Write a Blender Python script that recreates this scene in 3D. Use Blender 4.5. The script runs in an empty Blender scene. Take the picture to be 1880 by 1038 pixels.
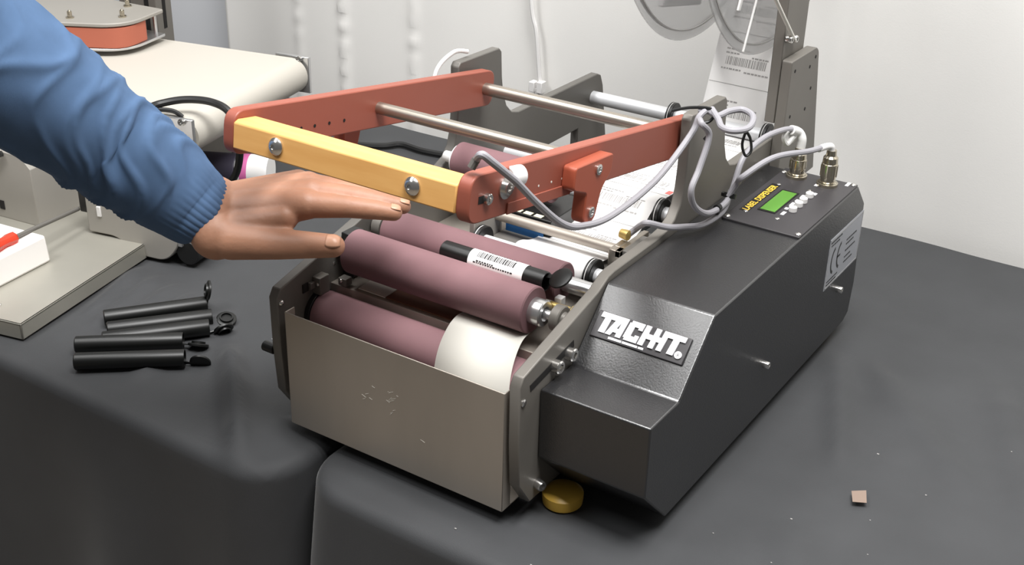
import bpy, bmesh, math, random
from mathutils import Vector, Matrix, noise as mnoise
random.seed(7)
C = bpy.context.scene.collection
V = Vector
PI = math.pi
# ------------------------------------------------------------------ camera
cam = bpy.data.objects.new('camera', bpy.data.cameras.new('camera')); C.objects.link(cam)
cam.data.sensor_width = 36; cam.data.lens = 44.1786
cam.data.clip_start = .02; cam.data.clip_end = 50
rr = V((.833715, .551690, .023612)); uu = V((-.268319, .367372, .890529)); ff = V((-.482622, .748783, -.454313))
cam.matrix_world = Matrix(((rr.x, uu.x, -ff.x, .74266), (rr.y, uu.y, -ff.y, -.75895), (rr.z, uu.z, -ff.z, .70621), (0, 0, 0, 1)))
bpy.context.scene.camera = cam
# ------------------------------------------------------------------ world, lights, exposure
w = bpy.data.worlds.new('world'); bpy.context.scene.world = w; w.use_nodes = True
w.node_tree.nodes['Background'].inputs[0].default_value = (1.0, .98, .96, 1)
w.node_tree.nodes['Background'].inputs[1].default_value = .07
def area(name, loc, target, size, power, col=(1, .995, .985), sy=None):
    l = bpy.data.lights.new(name, 'AREA'); l.energy = power; l.color = col
    l.shape = 'RECTANGLE'; l.size = size; l.size_y = sy or size
    o = bpy.data.objects.new(name, l); C.objects.link(o); o.location = loc
    d = V(target) - V(loc); o.rotation_euler = d.to_track_quat('-Z', 'Y').to_euler(); return o
area('ceiling_lamp', (.72, -.14, 2.1), (.72, -.14, 0), 1.2, 56, sy=.9)
area('ceiling_lamp', (-.75, -.05, 2.1), (-.75, -.05, 0), .6, 12, sy=.9)  # added fill lamp, put in to brighten the conveyor
area('ceiling_lamp', (-.68, -1.12, 2.1), (-.68, -1.12, 0), .62, 17, sy=.62)
vs = bpy.context.scene.view_settings
vs.view_transform = 'Standard'; vs.look = 'None'; vs.gamma = 1; vs.use_curve_mapping = False; vs.exposure = .58
# ------------------------------------------------------------------ materials
def srgb(r, g, b):
    f = lambda c: (c/255/12.92 if c/255 <= .04045 else ((c/255+.055)/1.055)**2.4)
    return (f(r), f(g), f(b), 1)
def mat(name, col, rough=.5, metal=0, var=0, vscale=20, bump=0, bscale=200, stretch=None, spec=None, extra=None):
    m = bpy.data.materials.new(name); m.use_nodes = True
    nt = m.node_tree; b = nt.nodes['Principled BSDF']
    b.inputs['Base Color'].default_value = col; b.inputs['Roughness'].default_value = rough; b.inputs['Metallic'].default_value = metal
    if spec is not None: b.inputs['Specular IOR Level'].default_value = spec
    tc = nt.nodes.new('ShaderNodeTexCoord'); mp = nt.nodes.new('ShaderNodeMapping')
    nt.links.new(tc.outputs['Object'], mp.inputs[0])
    if stretch: mp.inputs['Scale'].default_value = stretch
    if var:
        n = nt.nodes.new('ShaderNodeTexNoise'); n.inputs['Scale'].default_value = vscale; n.inputs['Detail'].default_value = 4
        nt.links.new(mp.outputs[0], n.inputs[0])
        r = nt.nodes.new('ShaderNodeValToRGB')
        lo = tuple(c*(1-var) for c in col[:3])+(1,); hi = tuple(min(1, c*(1+var)) for c in col[:3])+(1,)
        r.color_ramp.elements[0].position = .3; r.color_ramp.elements[1].position = .7
        r.color_ramp.elements[0].color = lo; r.color_ramp.elements[1].color = hi
        nt.links.new(n.outputs[0], r.inputs[0]); nt.links.new(r.outputs[0], b.inputs['Base Color'])
    if bump:
        n2 = nt.nodes.new('ShaderNodeTexNoise'); n2.inputs['Scale'].default_value = bscale; n2.inputs['Detail'].default_value = 3
        nt.links.new(mp.outputs[0], n2.inputs[0])
        bp = nt.nodes.new('ShaderNodeBump'); bp.inputs['Strength'].default_value = bump; bp.inputs['Distance'].default_value = .001
        nt.links.new(n2.outputs[0], bp.inputs['Height']); nt.links.new(bp.outputs[0], b.inputs['Normal'])
    if extra: extra(nt, b)
    return m
M = {}
def satin(nt, b): b.inputs['Sheen Weight'].default_value = .22; b.inputs['Sheen Roughness'].default_value = .35
def glossy(nt, b): b.inputs['IOR'].default_value = 1.6
M['wall'] = mat('painted_wall', srgb(228, 230, 234), .9)
M['floor'] = mat('brown_floor', srgb(130, 119, 106), .7, var=.15, vscale=6)
M['curtain'] = mat('white_curtain_fabric', srgb(240, 238, 234), .85, var=.02, vscale=5, bump=.1, bscale=500)
M['cloth'] = mat('black_tablecloth_fabric', srgb(56, 57, 59), .72, var=.08, vscale=14, bump=.12, bscale=900, spec=.5, extra=satin)
M['steel'] = mat('brushed_sheet_steel', srgb(172, 164, 154), .42, .5, var=.07, vscale=7, stretch=(2, 1, .5))
M['plate'] = mat('grey_anodised_plate', srgb(116, 112, 106), .5, .25, var=.06, vscale=12)
M['plate_dark'] = mat('dark_grey_anodised_plate', srgb(108, 105, 100), .5, .2)
M['cover'] = mat('black_textured_powder_coat', srgb(24, 24, 26), .36, .0, bump=.24, bscale=620, spec=1.0, extra=glossy)
M['panel'] = mat('dark_panel', srgb(58, 56, 58), .45)
M['black'] = mat('black_plastic', srgb(22, 22, 22), .4)
M['tube'] = mat('black_gloss_plastic', srgb(11, 12, 11), .4)
M['rubber'] = mat('mauve_rubber', srgb(128, 95, 99), .75, var=.07, vscale=18, bump=.05, bscale=600)
M['alu'] = mat('bright_aluminium', srgb(205, 205, 205), .28, .85)
M['whitealu'] = mat('satin_aluminium_sleeve', srgb(225, 226, 228), .45, .3)
M['chrome'] = mat('zinc_screw', srgb(215, 213, 210), .18, .95)
M['shaft'] = mat('steel_shaft', srgb(172, 164, 153), .33, .85)
M['red'] = mat('red_anodised_bar', srgb(150, 82, 66), .45, .05, var=.03, vscale=10)
M['orange'] = mat('orange_anodised_lug', srgb(160, 80, 58), .42, .05)
M['beltorange'] = mat('orange_drive_belt', srgb(178, 100, 78), .75)
M['dark'] = mat('dark_hole', srgb(20, 17, 16), .8)
M['cable'] = mat('grey_cable_sheath', srgb(152, 150, 155), .5)
M['whitepl'] = mat('white_plastic', srgb(228, 226, 224), .45)
M['blackcable'] = mat('black_cable_sheath', srgb(28, 28, 28), .45)
M['paper'] = mat('white_label_paper', srgb(244, 242, 240), .6)
M['ink'] = mat('black_print', srgb(50, 50, 50), .7)
M['inkgrey'] = mat('grey_print', srgb(160, 158, 156), .7)
M['inkred'] = mat('red_print', srgb(226, 110, 104), .7)
M['liner'] = mat('silver_backing_paper', srgb(226, 223, 214), .5)
M['belt'] = mat('cream_conveyor_belt', srgb(192, 187, 177), .55)
M['greypaint'] = mat('grey_painted_steel', srgb(158, 154, 147), .55, .2, var=.04, vscale=8)
M['basepl'] = mat('zinc_base_plate', srgb(170, 167, 157), .45, .5, var=.08, vscale=7)
M['whitebox'] = mat('white_plastic_box', srgb(240, 236, 232), .5)
M['amber'] = mat('amber_rubber', srgb(214, 172, 72), .35)
M['brass'] = mat('brass', srgb(205, 178, 110), .35, .7)
M['nickel'] = mat('nickel_connector', srgb(190, 182, 165), .2, .95)
M['lcd'] = mat('green_lcd', srgb(96, 150, 62), .25)
M['yellow'] = mat('yellow_print', srgb(240, 196, 70), .6)
M['white'] = mat('white_print', srgb(248, 248, 250), .5)
M['sticker'] = mat('silver_sticker', srgb(176, 178, 184), .45, .3)
M['blue'] = mat('blue_label', srgb(40, 100, 160), .4)
M['pink'] = mat('pink_band', srgb(216, 110, 170), .5)
M['purple'] = mat('dark_purple_wrap', srgb(62, 58, 74), .5)
M['shelf_brown'] = mat('brown_shelf_patch', srgb(120, 76, 54), .5)
M['tan'] = mat('tan_paper', srgb(132, 114, 102), .8)
def clear(nt, b):
    b.inputs['Transmission Weight'].default_value = .0
    b.inputs['Alpha'].default_value = .42
M['clear'] = mat('smoky_clear_plastic', srgb(180, 180, 180), .3, extra=clear)
M['clearedge'] = mat('clear_plastic_rim', srgb(150, 148, 146), .3)
def redclear(nt, b): b.inputs['Transmission Weight'].default_value = .55
M['redplastic'] = mat('clear_red_plastic', srgb(240, 80, 50), .25, extra=redclear)
def wood(nt, b):
    tc = nt.nodes.new('ShaderNodeTexCoord'); mp = nt.nodes.new('ShaderNodeMapping'); mp.inputs['Scale'].default_value = (5, 40, 40)
    n = nt.nodes.new('ShaderNodeTexNoise'); n.inputs['Scale'].default_value = 3; n.inputs['Detail'].default_value = 6
    r = nt.nodes.new('ShaderNodeValToRGB'); r.color_ramp.elements[0].color = srgb(222, 164, 94); r.color_ramp.elements[1].color = srgb(232, 178, 108)
    r.color_ramp.elements[0].position = .3; r.color_ramp.elements[1].position = .65
    nt.links.new(tc.outputs['Object'], mp.inputs[0]); nt.links.new(mp.outputs[0], n.inputs[0]); nt.links.new(n.outputs[0], r.inputs[0]); nt.links.new(r.outputs[0], b.inputs['Base Color'])
M['wood'] = mat('varnished_wood', srgb(236, 180, 96), .45, extra=wood)
def skin(nt, b):
    b.inputs['Subsurface Weight'].default_value = .12; b.inputs['Subsurface Radius'].default_value = (.012, .005, .003)
M['skin'] = mat('brown_skin', srgb(162, 118, 94), .52, var=.14, vscale=28, bump=.25, bscale=220, extra=skin)
M['nail'] = mat('fingernail', srgb(186, 140, 114), .38)
def knit(nt, b):
    tc = nt.nodes.new('ShaderNodeTexCoord')
    w1 = nt.nodes.new('ShaderNodeTexWave'); w1.inputs['Scale'].default_value = 260; w1.inputs['Distortion'].default_value = 1.2
    n = nt.nodes.new('ShaderNodeTexNoise'); n.inputs['Scale'].default_value = 700
    nt.links.new(tc.outputs['UV'], w1.inputs[0]); nt.links.new(tc.outputs['Object'], n.inputs[0])
    mx = nt.nodes.new('ShaderNodeMath'); mx.operation = 'ADD'
    nt.links.new(w1.outputs[1], mx.inputs[0]); nt.links.new(n.outputs[0], mx.inputs[1])
    bp = nt.nodes.new('ShaderNodeBump'); bp.inputs['Strength'].default_value = .25; bp.inputs['Distance'].default_value = .0015
    nt.links.new(mx.outputs[0], bp.inputs['Height']); nt.links.new(bp.outputs[0], b.inputs['Normal'])
M['knit'] = mat('blue_knit', srgb(78, 102, 134), .92, var=.08, vscale=40, spec=.2, extra=knit)
# ------------------------------------------------------------------ mesh helpers
def new(): return bmesh.new()
def box(bm, lo, hi, mtx=None):
    vs_ = [bm.verts.new((x, y, z)) for x in (lo[0], hi[0]) for y in (lo[1], hi[1]) for z in (lo[2], hi[2])]
    for f in ((0, 1, 3, 2), (4, 6, 7, 5), (0, 4, 5, 1), (2, 3, 7, 6), (0, 2, 6, 4), (1, 5, 7, 3)): bm.faces.new([vs_[i] for i in f])
    if mtx: bmesh.ops.transform(bm, matrix=mtx, verts=vs_)
    return vs_
def frame_of(d):
    d = d.normalized(); a = V((0, 0, 1)) if abs(d.z) < .9 else V((1, 0, 0))
    u = d.cross(a).normalized(); return u, d.cross(u).normalized()
def cyl(bm, p0, p1, r0, r1=None, seg=24, caps=True):
    p0, p1 = V(p0), V(p1); r1 = r0 if r1 is None else r1
    u, v = frame_of(p1-p0)
    A = [bm.verts.new(p0+(u*math.cos(t)+v*math.sin(t))*r0) for t in [2*PI*i/seg for i in range(seg)]]
    B = [bm.verts.new(p1+(u*math.cos(t)+v*math.sin(t))*r1) for t in [2*PI*i/seg for i in range(seg)]]
    for i in range(seg): bm.faces.new((A[i], A[(i+1) % seg], B[(i+1) % seg], B[i]))
    if caps: bm.faces.new(A[::-1]); bm.faces.new(B)
def lathe(bm, p0, d, prof, seg=28, ring=False):          # prof: (distance along d, radius)
    p0, d = V(p0), V(d).normalized(); u, v = frame_of(d); rings = []
    for a, r in prof:
        rings.append([bm.verts.new(p0+d*a+(u*math.cos(t)+v*math.sin(t))*max(r, 1e-5)) for t in [2*PI*i/seg for i in range(seg)]])
    for R0, R1 in zip(rings, rings[1:]):
        for i in range(seg): bm.faces.new((R0[i], R0[(i+1) % seg], R1[(i+1) % seg], R1[i]))
    if ring:                                            # a closed ring: join the last circle to the first
        for i in range(seg): bm.faces.new((rings[-1][i], rings[-1][(i+1) % seg], rings[0][(i+1) % seg], rings[0][i]))
    else: bm.faces.new(rings[0][::-1]); bm.faces.new(rings[-1])
def smooth_path(P, n=8, closed=False):
    P = [V(p) for p in P]; out = []; L = len(P)
    for i in range(L if closed else L-1):
        a, b, c, e = (P[(i-1) % L], P[i], P[(i+1) % L], P[(i+2) % L]) if closed else (P[max(i-1, 0)], P[i], P[i+1], P[min(i+2, L-1)])
        for k in range(n):
            t = k/n
            out.append(.5*((2*b)+(c-a)*t+(2*a-5*b+4*c-e)*t*t+(3*b-a-3*c+e)*t**3))
    if not closed: out.append(P[-1])
    return out
def tube(bm, P, r, seg=10, closed=False, n=8, smooth=True):
    P = smooth_path(P, n, closed) if smooth else [V(p) for p in P]
    L = len(P); u = None; rings = []
    for i in range(L):
        t = (P[(i+1) % L]-P[i-1]) if (closed or 0 < i < L-1) else (P[1]-P[0] if i == 0 else P[-1]-P[-2])
        t.normalize()
        if u is None: u, _ = frame_of(t)
        u = (u-t*u.dot(t)).normalized(); v = t.cross(u)
        ri = r[i] if isinstance(r, (list, tuple)) else r
        rings.append([bm.verts.new(P[i]+(u*math.cos(a)+v*math.sin(a))*ri) for a in [2*PI*k/seg for k in range(seg)]])
    for i in range(L if closed else L-1):
        A, B = rings[i], rings[(i+1) % L]
        for k in range(seg): bm.faces.new((A[k], A[(k+1) % seg], B[(k+1) % seg], B[k]))
    if not closed: bm.faces.new(rings[0][::-1]); bm.faces.new(rings[-1])
def prism(bm, prof, x0, x1, axes='yz', mtx=None):       # closed outline in the plane, run along the third axis
    def pt(a, b, c): return {'yz': (c, a, b), 'xz': (a, c, b), 'xy': (a, b, c)}[axes]
    A = [bm.verts.new(pt(a, b, x0)) for a, b in prof]; B = [bm.verts.new(pt(a, b, x1)) for a, b in prof]
    n = len(prof)
    bm.faces.new(A); bm.faces.new(B[::-1])
    for i in range(n): bm.faces.new((A[i], B[i], B[(i+1) % n], A[(i+1) % n]))
    if mtx: bmesh.ops.transform(bm, matrix=mtx, verts=A+B)
def rounded(pts, rad, seg=5):                           # round the corners of an outline
    out = []; n = len(pts)
    for i in range(n):
        p = V(pts[i]).to_2d() if False else Vector((pts[i][0], pts[i][1])); r = rad[i] if isinstance(rad, (list, tuple)) else rad
        a = Vector((pts[i-1][0], pts[i-1][1]))-p; b = Vector((pts[(i+1) % n][0], pts[(i+1) % n][1]))-p
        if r <= 0: out.append((p.x, p.y)); continue
        la, lb = a.length, b.length; r = min(r, la*.45, lb*.45); a.normalize(); b.normalize()
        p0, p2 = p+a*r, p+b*r
        for k in range(seg+1):
            t = k/seg; q = p0*(1-t)**2+p*2*t*(1-t)+p2*t*t; out.append((q.x, q.y))
    return out
def obj(name, bm, m, parent=None, label=None, bevel=0, smooth=True, kind=None, ang=35, inst=None):
    if inst is None:
        bmesh.ops.recalc_face_normals(bm, faces=bm.faces)
        me = bpy.data.meshes.new(name); bm.to_mesh(me); bm.free()
        me.materials.append(M[m] if isinstance(m, str) else m)
        if smooth:
            for p in me.polygons: p.use_smooth = True
            me.set_sharp_from_angle(angle=math.radians(ang))
    else: me = inst
    o = bpy.data.objects.new(name, me); C.objects.link(o)
    if parent: o.parent = parent; o.matrix_parent_inverse = parent_world(parent).inverted()
    if label: o['label'] = label
    if kind: o['kind'] = kind
    if bevel:
        b = o.modifiers.new('bevel', 'BEVEL'); b.width = bevel; b.segments = 2; b.limit_method = 'ANGLE'; b.angle_limit = math.radians(40)
        b.harden_normals = False
    return o
def parent_world(p):
    m = p.matrix_basis.copy()
    while p.parent: m = p.parent.matrix_basis @ p.matrix_parent_inverse @ m if False else (p.parent.matrix_basis @ p.matrix_parent_inverse @ m); p = p.parent
    return m
def thing(name, label, cat, loc=(0, 0, 0), group=None):
    o = bpy.data.objects.new(name, None); C.objects.link(o); o.location = loc; o.empty_display_size = .02
    o['label'] = label; o['category'] = cat
    if group: o['group'] = group
    return o
def tag(o, label, cat, group=None):
    o['label'] = label; o['category'] = cat
    if group: o['group'] = group
    return o
def struct(o): o['kind'] = 'structure'; return o
def text_mesh(s, size, depth=0, offset=0, shear=0, align='LEFT', spacing=1.0):
    cu = bpy.data.curves.new('text', 'FONT'); cu.body = s; cu.size = size; cu.extrude = depth; cu.offset = offset; cu.shear = shear
    cu.align_x = align; cu.space_character = spacing; cu.resolution_u = 3
    t = bpy.data.objects.new('text', cu); C.objects.link(t)
    bpy.context.view_layer.update()
    me = bpy.data.meshes.new_from_object(t.evaluated_get(bpy.context.evaluated_depsgraph_get()))
    bpy.data.objects.remove(t); return me
def add_mesh(bm, me, mtx):
    n0 = len(bm.verts); bm.from_mesh(me); bm.verts.ensure_lookup_table()
    bmesh.ops.transform(bm, matrix=mtx, verts=bm.verts[n0:])
def basis(o, x, y):                                     # matrix whose local x, y lie along the given directions
    x = V(x).normalized(); y = V(y); y = (y-x*y.dot(x)).normalized(); z = x.cross(y)
    return Matrix(((x.x, y.x, z.x, o[0]), (x.y, y.y, z.y, o[1]), (x.z, y.z, z.z, o[2]), (0, 0, 0, 1)))
def text_on(name, parent, m, items, depth=0):           # items: (string, size, origin, xdir, ydir, offset, shear)
    bm = new()
    for s, size, o, xd, yd, off, sh in items: add_mesh(bm, text_mesh(s, size, depth, off, sh), basis(o, xd, yd))
    return obj(name, bm, m, parent, smooth=False)
def screw_bm(p, d, r=.0042, h=.004, socket=True):       # socket head cap screw
    bm = new(); p, d = V(p), V(d).normalized()
    if socket: lathe(bm, p, d, [(0, r), (h*.85, r), (h, r*.85), (h, r*.5), (h*.5, r*.45), (h*.5, 1e-5)], 18)
    else: lathe(bm, p, d, [(0, r), (h*.35, r), (h*.75, r*.75), (h, r*.3), (h*1.02, 1e-5)], 18)
    return bm
def screw(name, p, d, parent, r=.0042, h=.004, socket=True, m='chrome'): return obj(name, screw_bm(p, d, r, h, socket), m, parent)
# ------------------------------------------------------------------ setting
bm = new(); box(bm, (-2.6, -2.6, -.79), (2.6, 1.1, -.75)); struct(obj('floor', bm, 'floor'))
bm = new(); box(bm, (-2.6, .93, -.75), (2.6, 1.0, 2.3)); struct(obj('wall_back', bm, 'wall'))
def curtain():
    bm = new(); nx, nz = 480, 150; x0, x1 = -.955, 2.0; grid = []
    for i in range(nx+1):
        x = x0+(x1-x0)*i/nx; col = []
        for k in range(nz+1):
            z = -.745+2.4*k/nz
            y = .858+.006*mnoise.noise(V((x*2.3, z*.5, 3)))+.003*mnoise.noise(V((x*6, z*1.2, 9)))
            for sx, amp in ((-.655, .010), (-.505, .007), (-.76, .006)):      # puckered sewn seams
                dx = x-sx; y += -amp*math.exp(-(dx/.011)**2)*(.4+.6*math.sin(z*190+5*mnoise.noise(V((z*9, sx, 0)))))
            if i < 3: y += .01*(3-i)
            col.append(bm.verts.new((x, y, z)))
        grid.append(col)
    for i in range(nx):
        for k in range(nz): bm.faces.new((grid[i][k], grid[i+1][k], grid[i+1][k+1], grid[i][k+1]))
    o = obj('curtain', bm, 'curtain', ang=180)
    s = o.modifiers.new('solid', 'SOLIDIFY'); s.thickness = .003; s.offset = 1
    return tag(o, 'white fabric backdrop curtain hanging along the back of the tables', 'curtain')
curtain()
cordt = thing('hanging_cord', 'thin white cord with a small clip hanging on the white backdrop', 'cord', (-.245, .84, .08))
bm = new(); tube(bm, [(-.285, .842, .42), (-.268, .842, .2244), (-.257, .842, .1757), (-.250, .842, .117), (-.246, .842, .09)], .0035, 8); obj('cord', bm, 'whitepl', cordt)
bm = new(); box(bm, (-.262, .832, .082), (-.252, .846, .098)); box(bm, (-.248, .832, .082), (-.238, .846, .1)); box(bm, (-.254, .836, .07), (-.243, .846, .088)); obj('clip', bm, 'whitepl', cordt, bevel=.001)
# ------------------------------------------------------------------ table cloths: a sheet laid over a rounded table top, its edge falling to the floor
def tablecloth(x0, x1, y0, y1, R, wr, label, sides, fold):
    e = .014
    def coords(a, b, lo, hi, step):
        n = max(2, int((b-a)/step)); c = [a+(b-a)*i/n for i in range(n+1)]
        sk = [.003, .006, .01, .014, .018, .022, .03, .045, .07, .11, .16, .22, .3, .4, .5, .6, .7, .742]
        return ([a-s for s in reversed(sk)] if lo else [])+c+([b+s for s in sk] if hi else [])
    X = coords(x0, x1, sides[0], sides[1], .0075); Y = coords(y0, y1, sides[2], sides[3], .0075)
    bm = new(); g = []
    for x in X:
        col = []
        for y in Y:
            cx = min(max(x, x0+R if sides[0] else -9), x1-R if sides[1] else 9); cy = min(max(y, y0+R if sides[2] else -9), y1-R if sides[3] else 9)
            dx, dy = x-cx, y-cy; dist = math.hypot(dx, dy)
            over = dist-R
            if dist < 1e-9 or over <= 0: px, py, pz = x, y, 0
            else:
                n = (dx/dist, dy/dist)
                # along-edge coordinate for the folds
                s = (px_ := cx*abs(n[1])+cy*abs(n[0]))
                lim = e*PI/2
                if over <= lim: th = over/e; rad = R+e*math.sin(th); pz = -e*(1-math.cos(th))
                else:
                    dn = over-lim; dn = min(dn, .748-e)
                    f = fold*min(1, dn/.35)
                    rad = R+e+f*(.5+.5*math.sin(s*23+2*mnoise.noise(V((s*4, dn*2, 1)))))+.02*dn
                    pz = -e-dn
                px, py = cx+n[0]*rad, cy+n[1]*rad
            if pz > -e*.9: pz += wr(px, py)
            col.append(bm.verts.new((px, py, pz)))
        g.append(col)
    for i in range(len(X)-1):
        for k in range(len(Y)-1): bm.faces.new((g[i][k], g[i+1][k], g[i+1][k+1], g[i][k+1]))
    o = obj('tablecloth', bm, 'cloth', ang=180)
    return tag(o, label, 'tablecloth')
def ridge(x, y, a, b, wdt, h):
    a, b, p = Vector(a), Vector(b), Vector((x, y)); d = b-a; t = (p-a).dot(d)/d.dot(d)
    f = math.exp(-((p-(a+d*t)).length/wdt)**2)
    en = max(0, min(1, 4*t+.5))*max(0, min(1, 4*(1-t)+.5))
    return h*f*en
def wr_right(x, y):
    z = .0012*mnoise.noise(V((x*7, y*7, 2)))
    away = min(1, max(0, (x-.40)/.08))
    z += .004*away*(mnoise.noise(V((x*5+y*2, y*4, 5)))-.0)
    z += ridge(x, y, (.392, .46), (.465, .27), .014, .008)+ridge(x, y, (.43, .47), (.58, .30), .018, .007)+ridge(x, y, (.56, .50), (.66, .24), .02, .008)+ridge(x, y, (.47, .14), (.53, .0), .02, .006)+ridge(x, y, (.08, -.02), (.26, -.03), .012, .003)
    return z-.001
def wr_left(x, y):
    z = .0012*mnoise.noise(V((x*8, y*8, 4)))
    z += ridge(x, y, (-.165, .080), (-.025, -.050), .013, .020)+ridge(x, y, (-.11, .04), (.02, -.03), .02, .006)+ridge(x, y, (-.05, .12), (-.02, -.05), .025, .006)
    for k in range(6): z += ridge(x, y, (-.40+.034*k, .16-.004*k), (-.36+.03*k, .05-.012*k), .011, .009)
    du, dv = (x+.2617)*.6+(y-.038)*.8, (x+.2617)*-.8+(y-.038)*.6
    m = min(1, max(0, (abs(du)-.062)/.02, (abs(dv)-.052)/.014))
    return z*m-.0015
tablecloth(.058, 1.5, -.040, .832, .045, wr_right, 'black tablecloth under the label machine, draped over the right hand table', (1, 1, 1, 0), .03)
tablecloth(-1.9, .024, -.062, .765, .045, wr_left, 'black tablecloth under the conveyor, draped over the left hand table', (1, 1, 1, 0), .03)
# ------------------------------------------------------------------ LABEL MACHINE
mach = thing('label_applicator', 'dark grey label applicator with black cover and raised red frame, on the right table', 'machine', (.2, .27, 0))
XI, XO = .2532, .2640         # right frame plate
LI, LO = -.010, -.0208        # left frame plate
side = [(.022, .018), (.004, .045), (.001, .09), (.0005, .148), (.006, .1565), (.118, .1840), (.128, .1865), (.137, .1905), (.146, .1950), (.156, .1965), (.244, .1967), (.262, .1985), (.276, .2045), (.2855, .2155), (.2905, .2310), (.2925, .2520), (.2930, .302), (.297, .3065),
        (.371, .305), (.3755, .30), (.3775, .27), (.381, .250), (.388, .234), (.399, .2235), (.4136, .2195), (.598, .2185), (.606, .215), (.613, .200), (.628, .127), (.63, .018)]
bm = new(); prism(bm, side, XI, XO); rp = obj('frame_plate', bm, 'plate', mach, bevel=.0012)
lside = side[:-1]+[(.63, .018), (.5535, .018), (.5535, .157), (.445, .157), (.445, .018)]
bm = new(); prism(bm, lside, LO, LI); obj('frame_plate', bm, 'plate_dark', mach, bevel=.0012)
# slot and screws on the right plate
bm = new(); box(bm, (0, -.0035, -.0003), (.072, .0035, .0003), basis((XO+.0001, .0165, .1405), (0, .985, .055+.11), (0, -.1, 1))); obj('adjusting_slot', bm, 'dark', mach)
for y, z in ((.0547, .1452), (.0776, .1468)): screw('socket_screw', (XO, y, z), (1, 0, 0), mach, .0062, .008)
screw('screw', (XO, .0066, .131), (1, 0, 0), mach, .0036, .002, False)
# front sheet, folded back at both sides
bm = new()
box(bm, (0, -.0012, .015), (.25, 0, .1389)); box(bm, (0, -.0012, .015), (.0012, .012, .1389)); box(bm, (.2488, -.0012, .015), (.25, .012, .1389)); box(bm, (0, 0, .015), (.25, .04, .0162))
obj('front_panel', bm, 'steel', mach, 'brushed steel front panel', bevel=.0006)
# scratches on the sheet: fine raised burrs
bm = new(); rs = random.Random(3)
for k in range(16):
    x, z = .128+rs.gauss(0, .018), .10-abs(rs.gauss(0, .018)); l = rs.uniform(.0006, .0035)
    box(bm, (-l, -.0002, -.00016), (l, .0, .00016), Matrix.Translation((x, -.00125, z)) @ Matrix.Rotation(rs.choice((.35, .3, -.9, -.5)), 4, 'Y'))
o = obj('scratch_marks', bm, 'liner', mach, kind='stuff')
# cover
X0, X1 = .2645, .3722
prof = [(.0322, .062), (.0322, .1324), (.0836, .1324), (.1423, .1906), (.5022, .1906), (.533, .161), (.543, .06), (.538, .022), (.524, .0147), (.078, .0147)]
bm = new(); prism(bm, prof, X0, X1); cover = obj('cover', bm, 'cover', mach, 'black textured cover', bevel=.0016)
# name plate on the sloping face
c45 = math.sqrt(.5); sl = V((0, .0587, .0582)).normalized(); nrm = V((0, -sl.z, sl.y))
o0 = V((.2726, .0836, .1324))+sl*.0435
lp = basis(o0, (1, 0, 0), sl)
bm = new(); box(bm, (-.0025, -.013, 0), (.0895, .0125, .0022), lp); logo = obj('name_plate', bm, 'panel', mach, 'raised plate with white lettering', bevel=.0008)
def letters():
    bm = new(); H = .0190; sh = .12
    cnt = [0]
    def q(pts): cnt[0] += 1; prism(bm, [(x+sh*y, y) for x, y in pts], .0021, .0036+.00002*cnt[0], 'xy', lp @ Matrix.Translation((0, -.0075, 0)))
    def r(x0, y0, x1, y1): q([(x0, y0), (x1, y0), (x1, y1), (x0, y1)])
    t = .0050
    # T
    r(.000, H-t, .018, H); r(.0045, 0, .0105, H-t)
    # A
    q([(.0115, 0), (.0165, 0), (.0215, H-t), (.0215, H), (.0165, H)]); r(.0215, 0, .0265, H); r(.0155, .0035, .0225, .0075)
    # C
    r(.0285, .0022, .0345, H-.0022); r(.0300, 0, .0425, t); r(.0300, H-t, .0425, H); r(.0385, H-.0068, .0425, H-t); r(.0385, t, .0425, .0068)
    # H - I
    r(.0440, 0, .0490, H); r(.0490, .0070, .0620, .0118); r(.0540, 0, .0590, H)
    r(.0620, 0, .0670, H)
    # T
    r(.0655, H-t, .0835, H); r(.0725, 0, .0785, H-t)
    cyl(bm, lp @ V((.0832, -.0055, .0021)), lp @ V((.0832, -.0055, .0036)), .0034, seg=16)
    for a, b in ((.016, .029), (.030, .045), (.046, .051)): box(bm, (a, -.0112, .0021), (b, -.0092, .003), lp)
    return obj('lettering', bm, 'white', logo, smooth=False)
letters()
text_on('lettering', logo, 'panel', [('R', .0042, lp @ V((.0822, -.0072, .0038)), (1, 0, 0), sl, 0, 0)])
# side screws and rating sticker
for y, z in ((.2787, .0759), (.4823, .0744)): screw('socket_screw', (X1, y, z), (1, 0, 0), mach, .0038, .006)
bm = new(); box(bm, (X1, .4325, .092), (X1+.0005, .5345, .1525)); st = obj('rating_sticker', bm, 'sticker', mach, 'silver rating sticker')
Y, Z = (0, 1, 0), (0, 0, 1)
xs = X1+.0007
def ce_mark():
    bm = new()
    for cy, bar in ((.452, 0), (.470, 1)):
        R0, R1 = .0115, .0086
        pts = [(cy+.008+R1*1.0*math.cos(a)-.006, .122+R1*1.5*math.sin(a)) for a in [math.radians(d) for d in range(100, 261, 16)]]
        pts2 = [(cy+.008+R0*1.0*math.cos(a)-.006, .122+R0*1.42*math.sin(a)) for a in [math.radians(d) for d in range(260, 99, -16)]]
        prism(bm, pts+pts2, xs-.0002, xs)
        if bar: box(bm, (xs-.0002, cy-.009, .1208), (xs, cy+.001, .1232))
    return obj('certification_mark', bm, 'ink', st, smooth=False)
ce_mark()
bm = new(); rs = random.Random(5)
for y0, y1, z in ((.436, .468, .1475), (.438, .462, .1435), (.438, .470, .1005), (.438, .466, .0965), (.487, .515, .133), (.487, .508, .128), (.487, .517, .120), (.487, .505, .112), (.487, .512, .106)):
    y = y0
    while y < y1:
        l = rs.uniform(.002, .005); box(bm, (xs-.0002, y, z-.0009), (xs, y+l, z+.0009)); y += l+.0012
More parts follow.
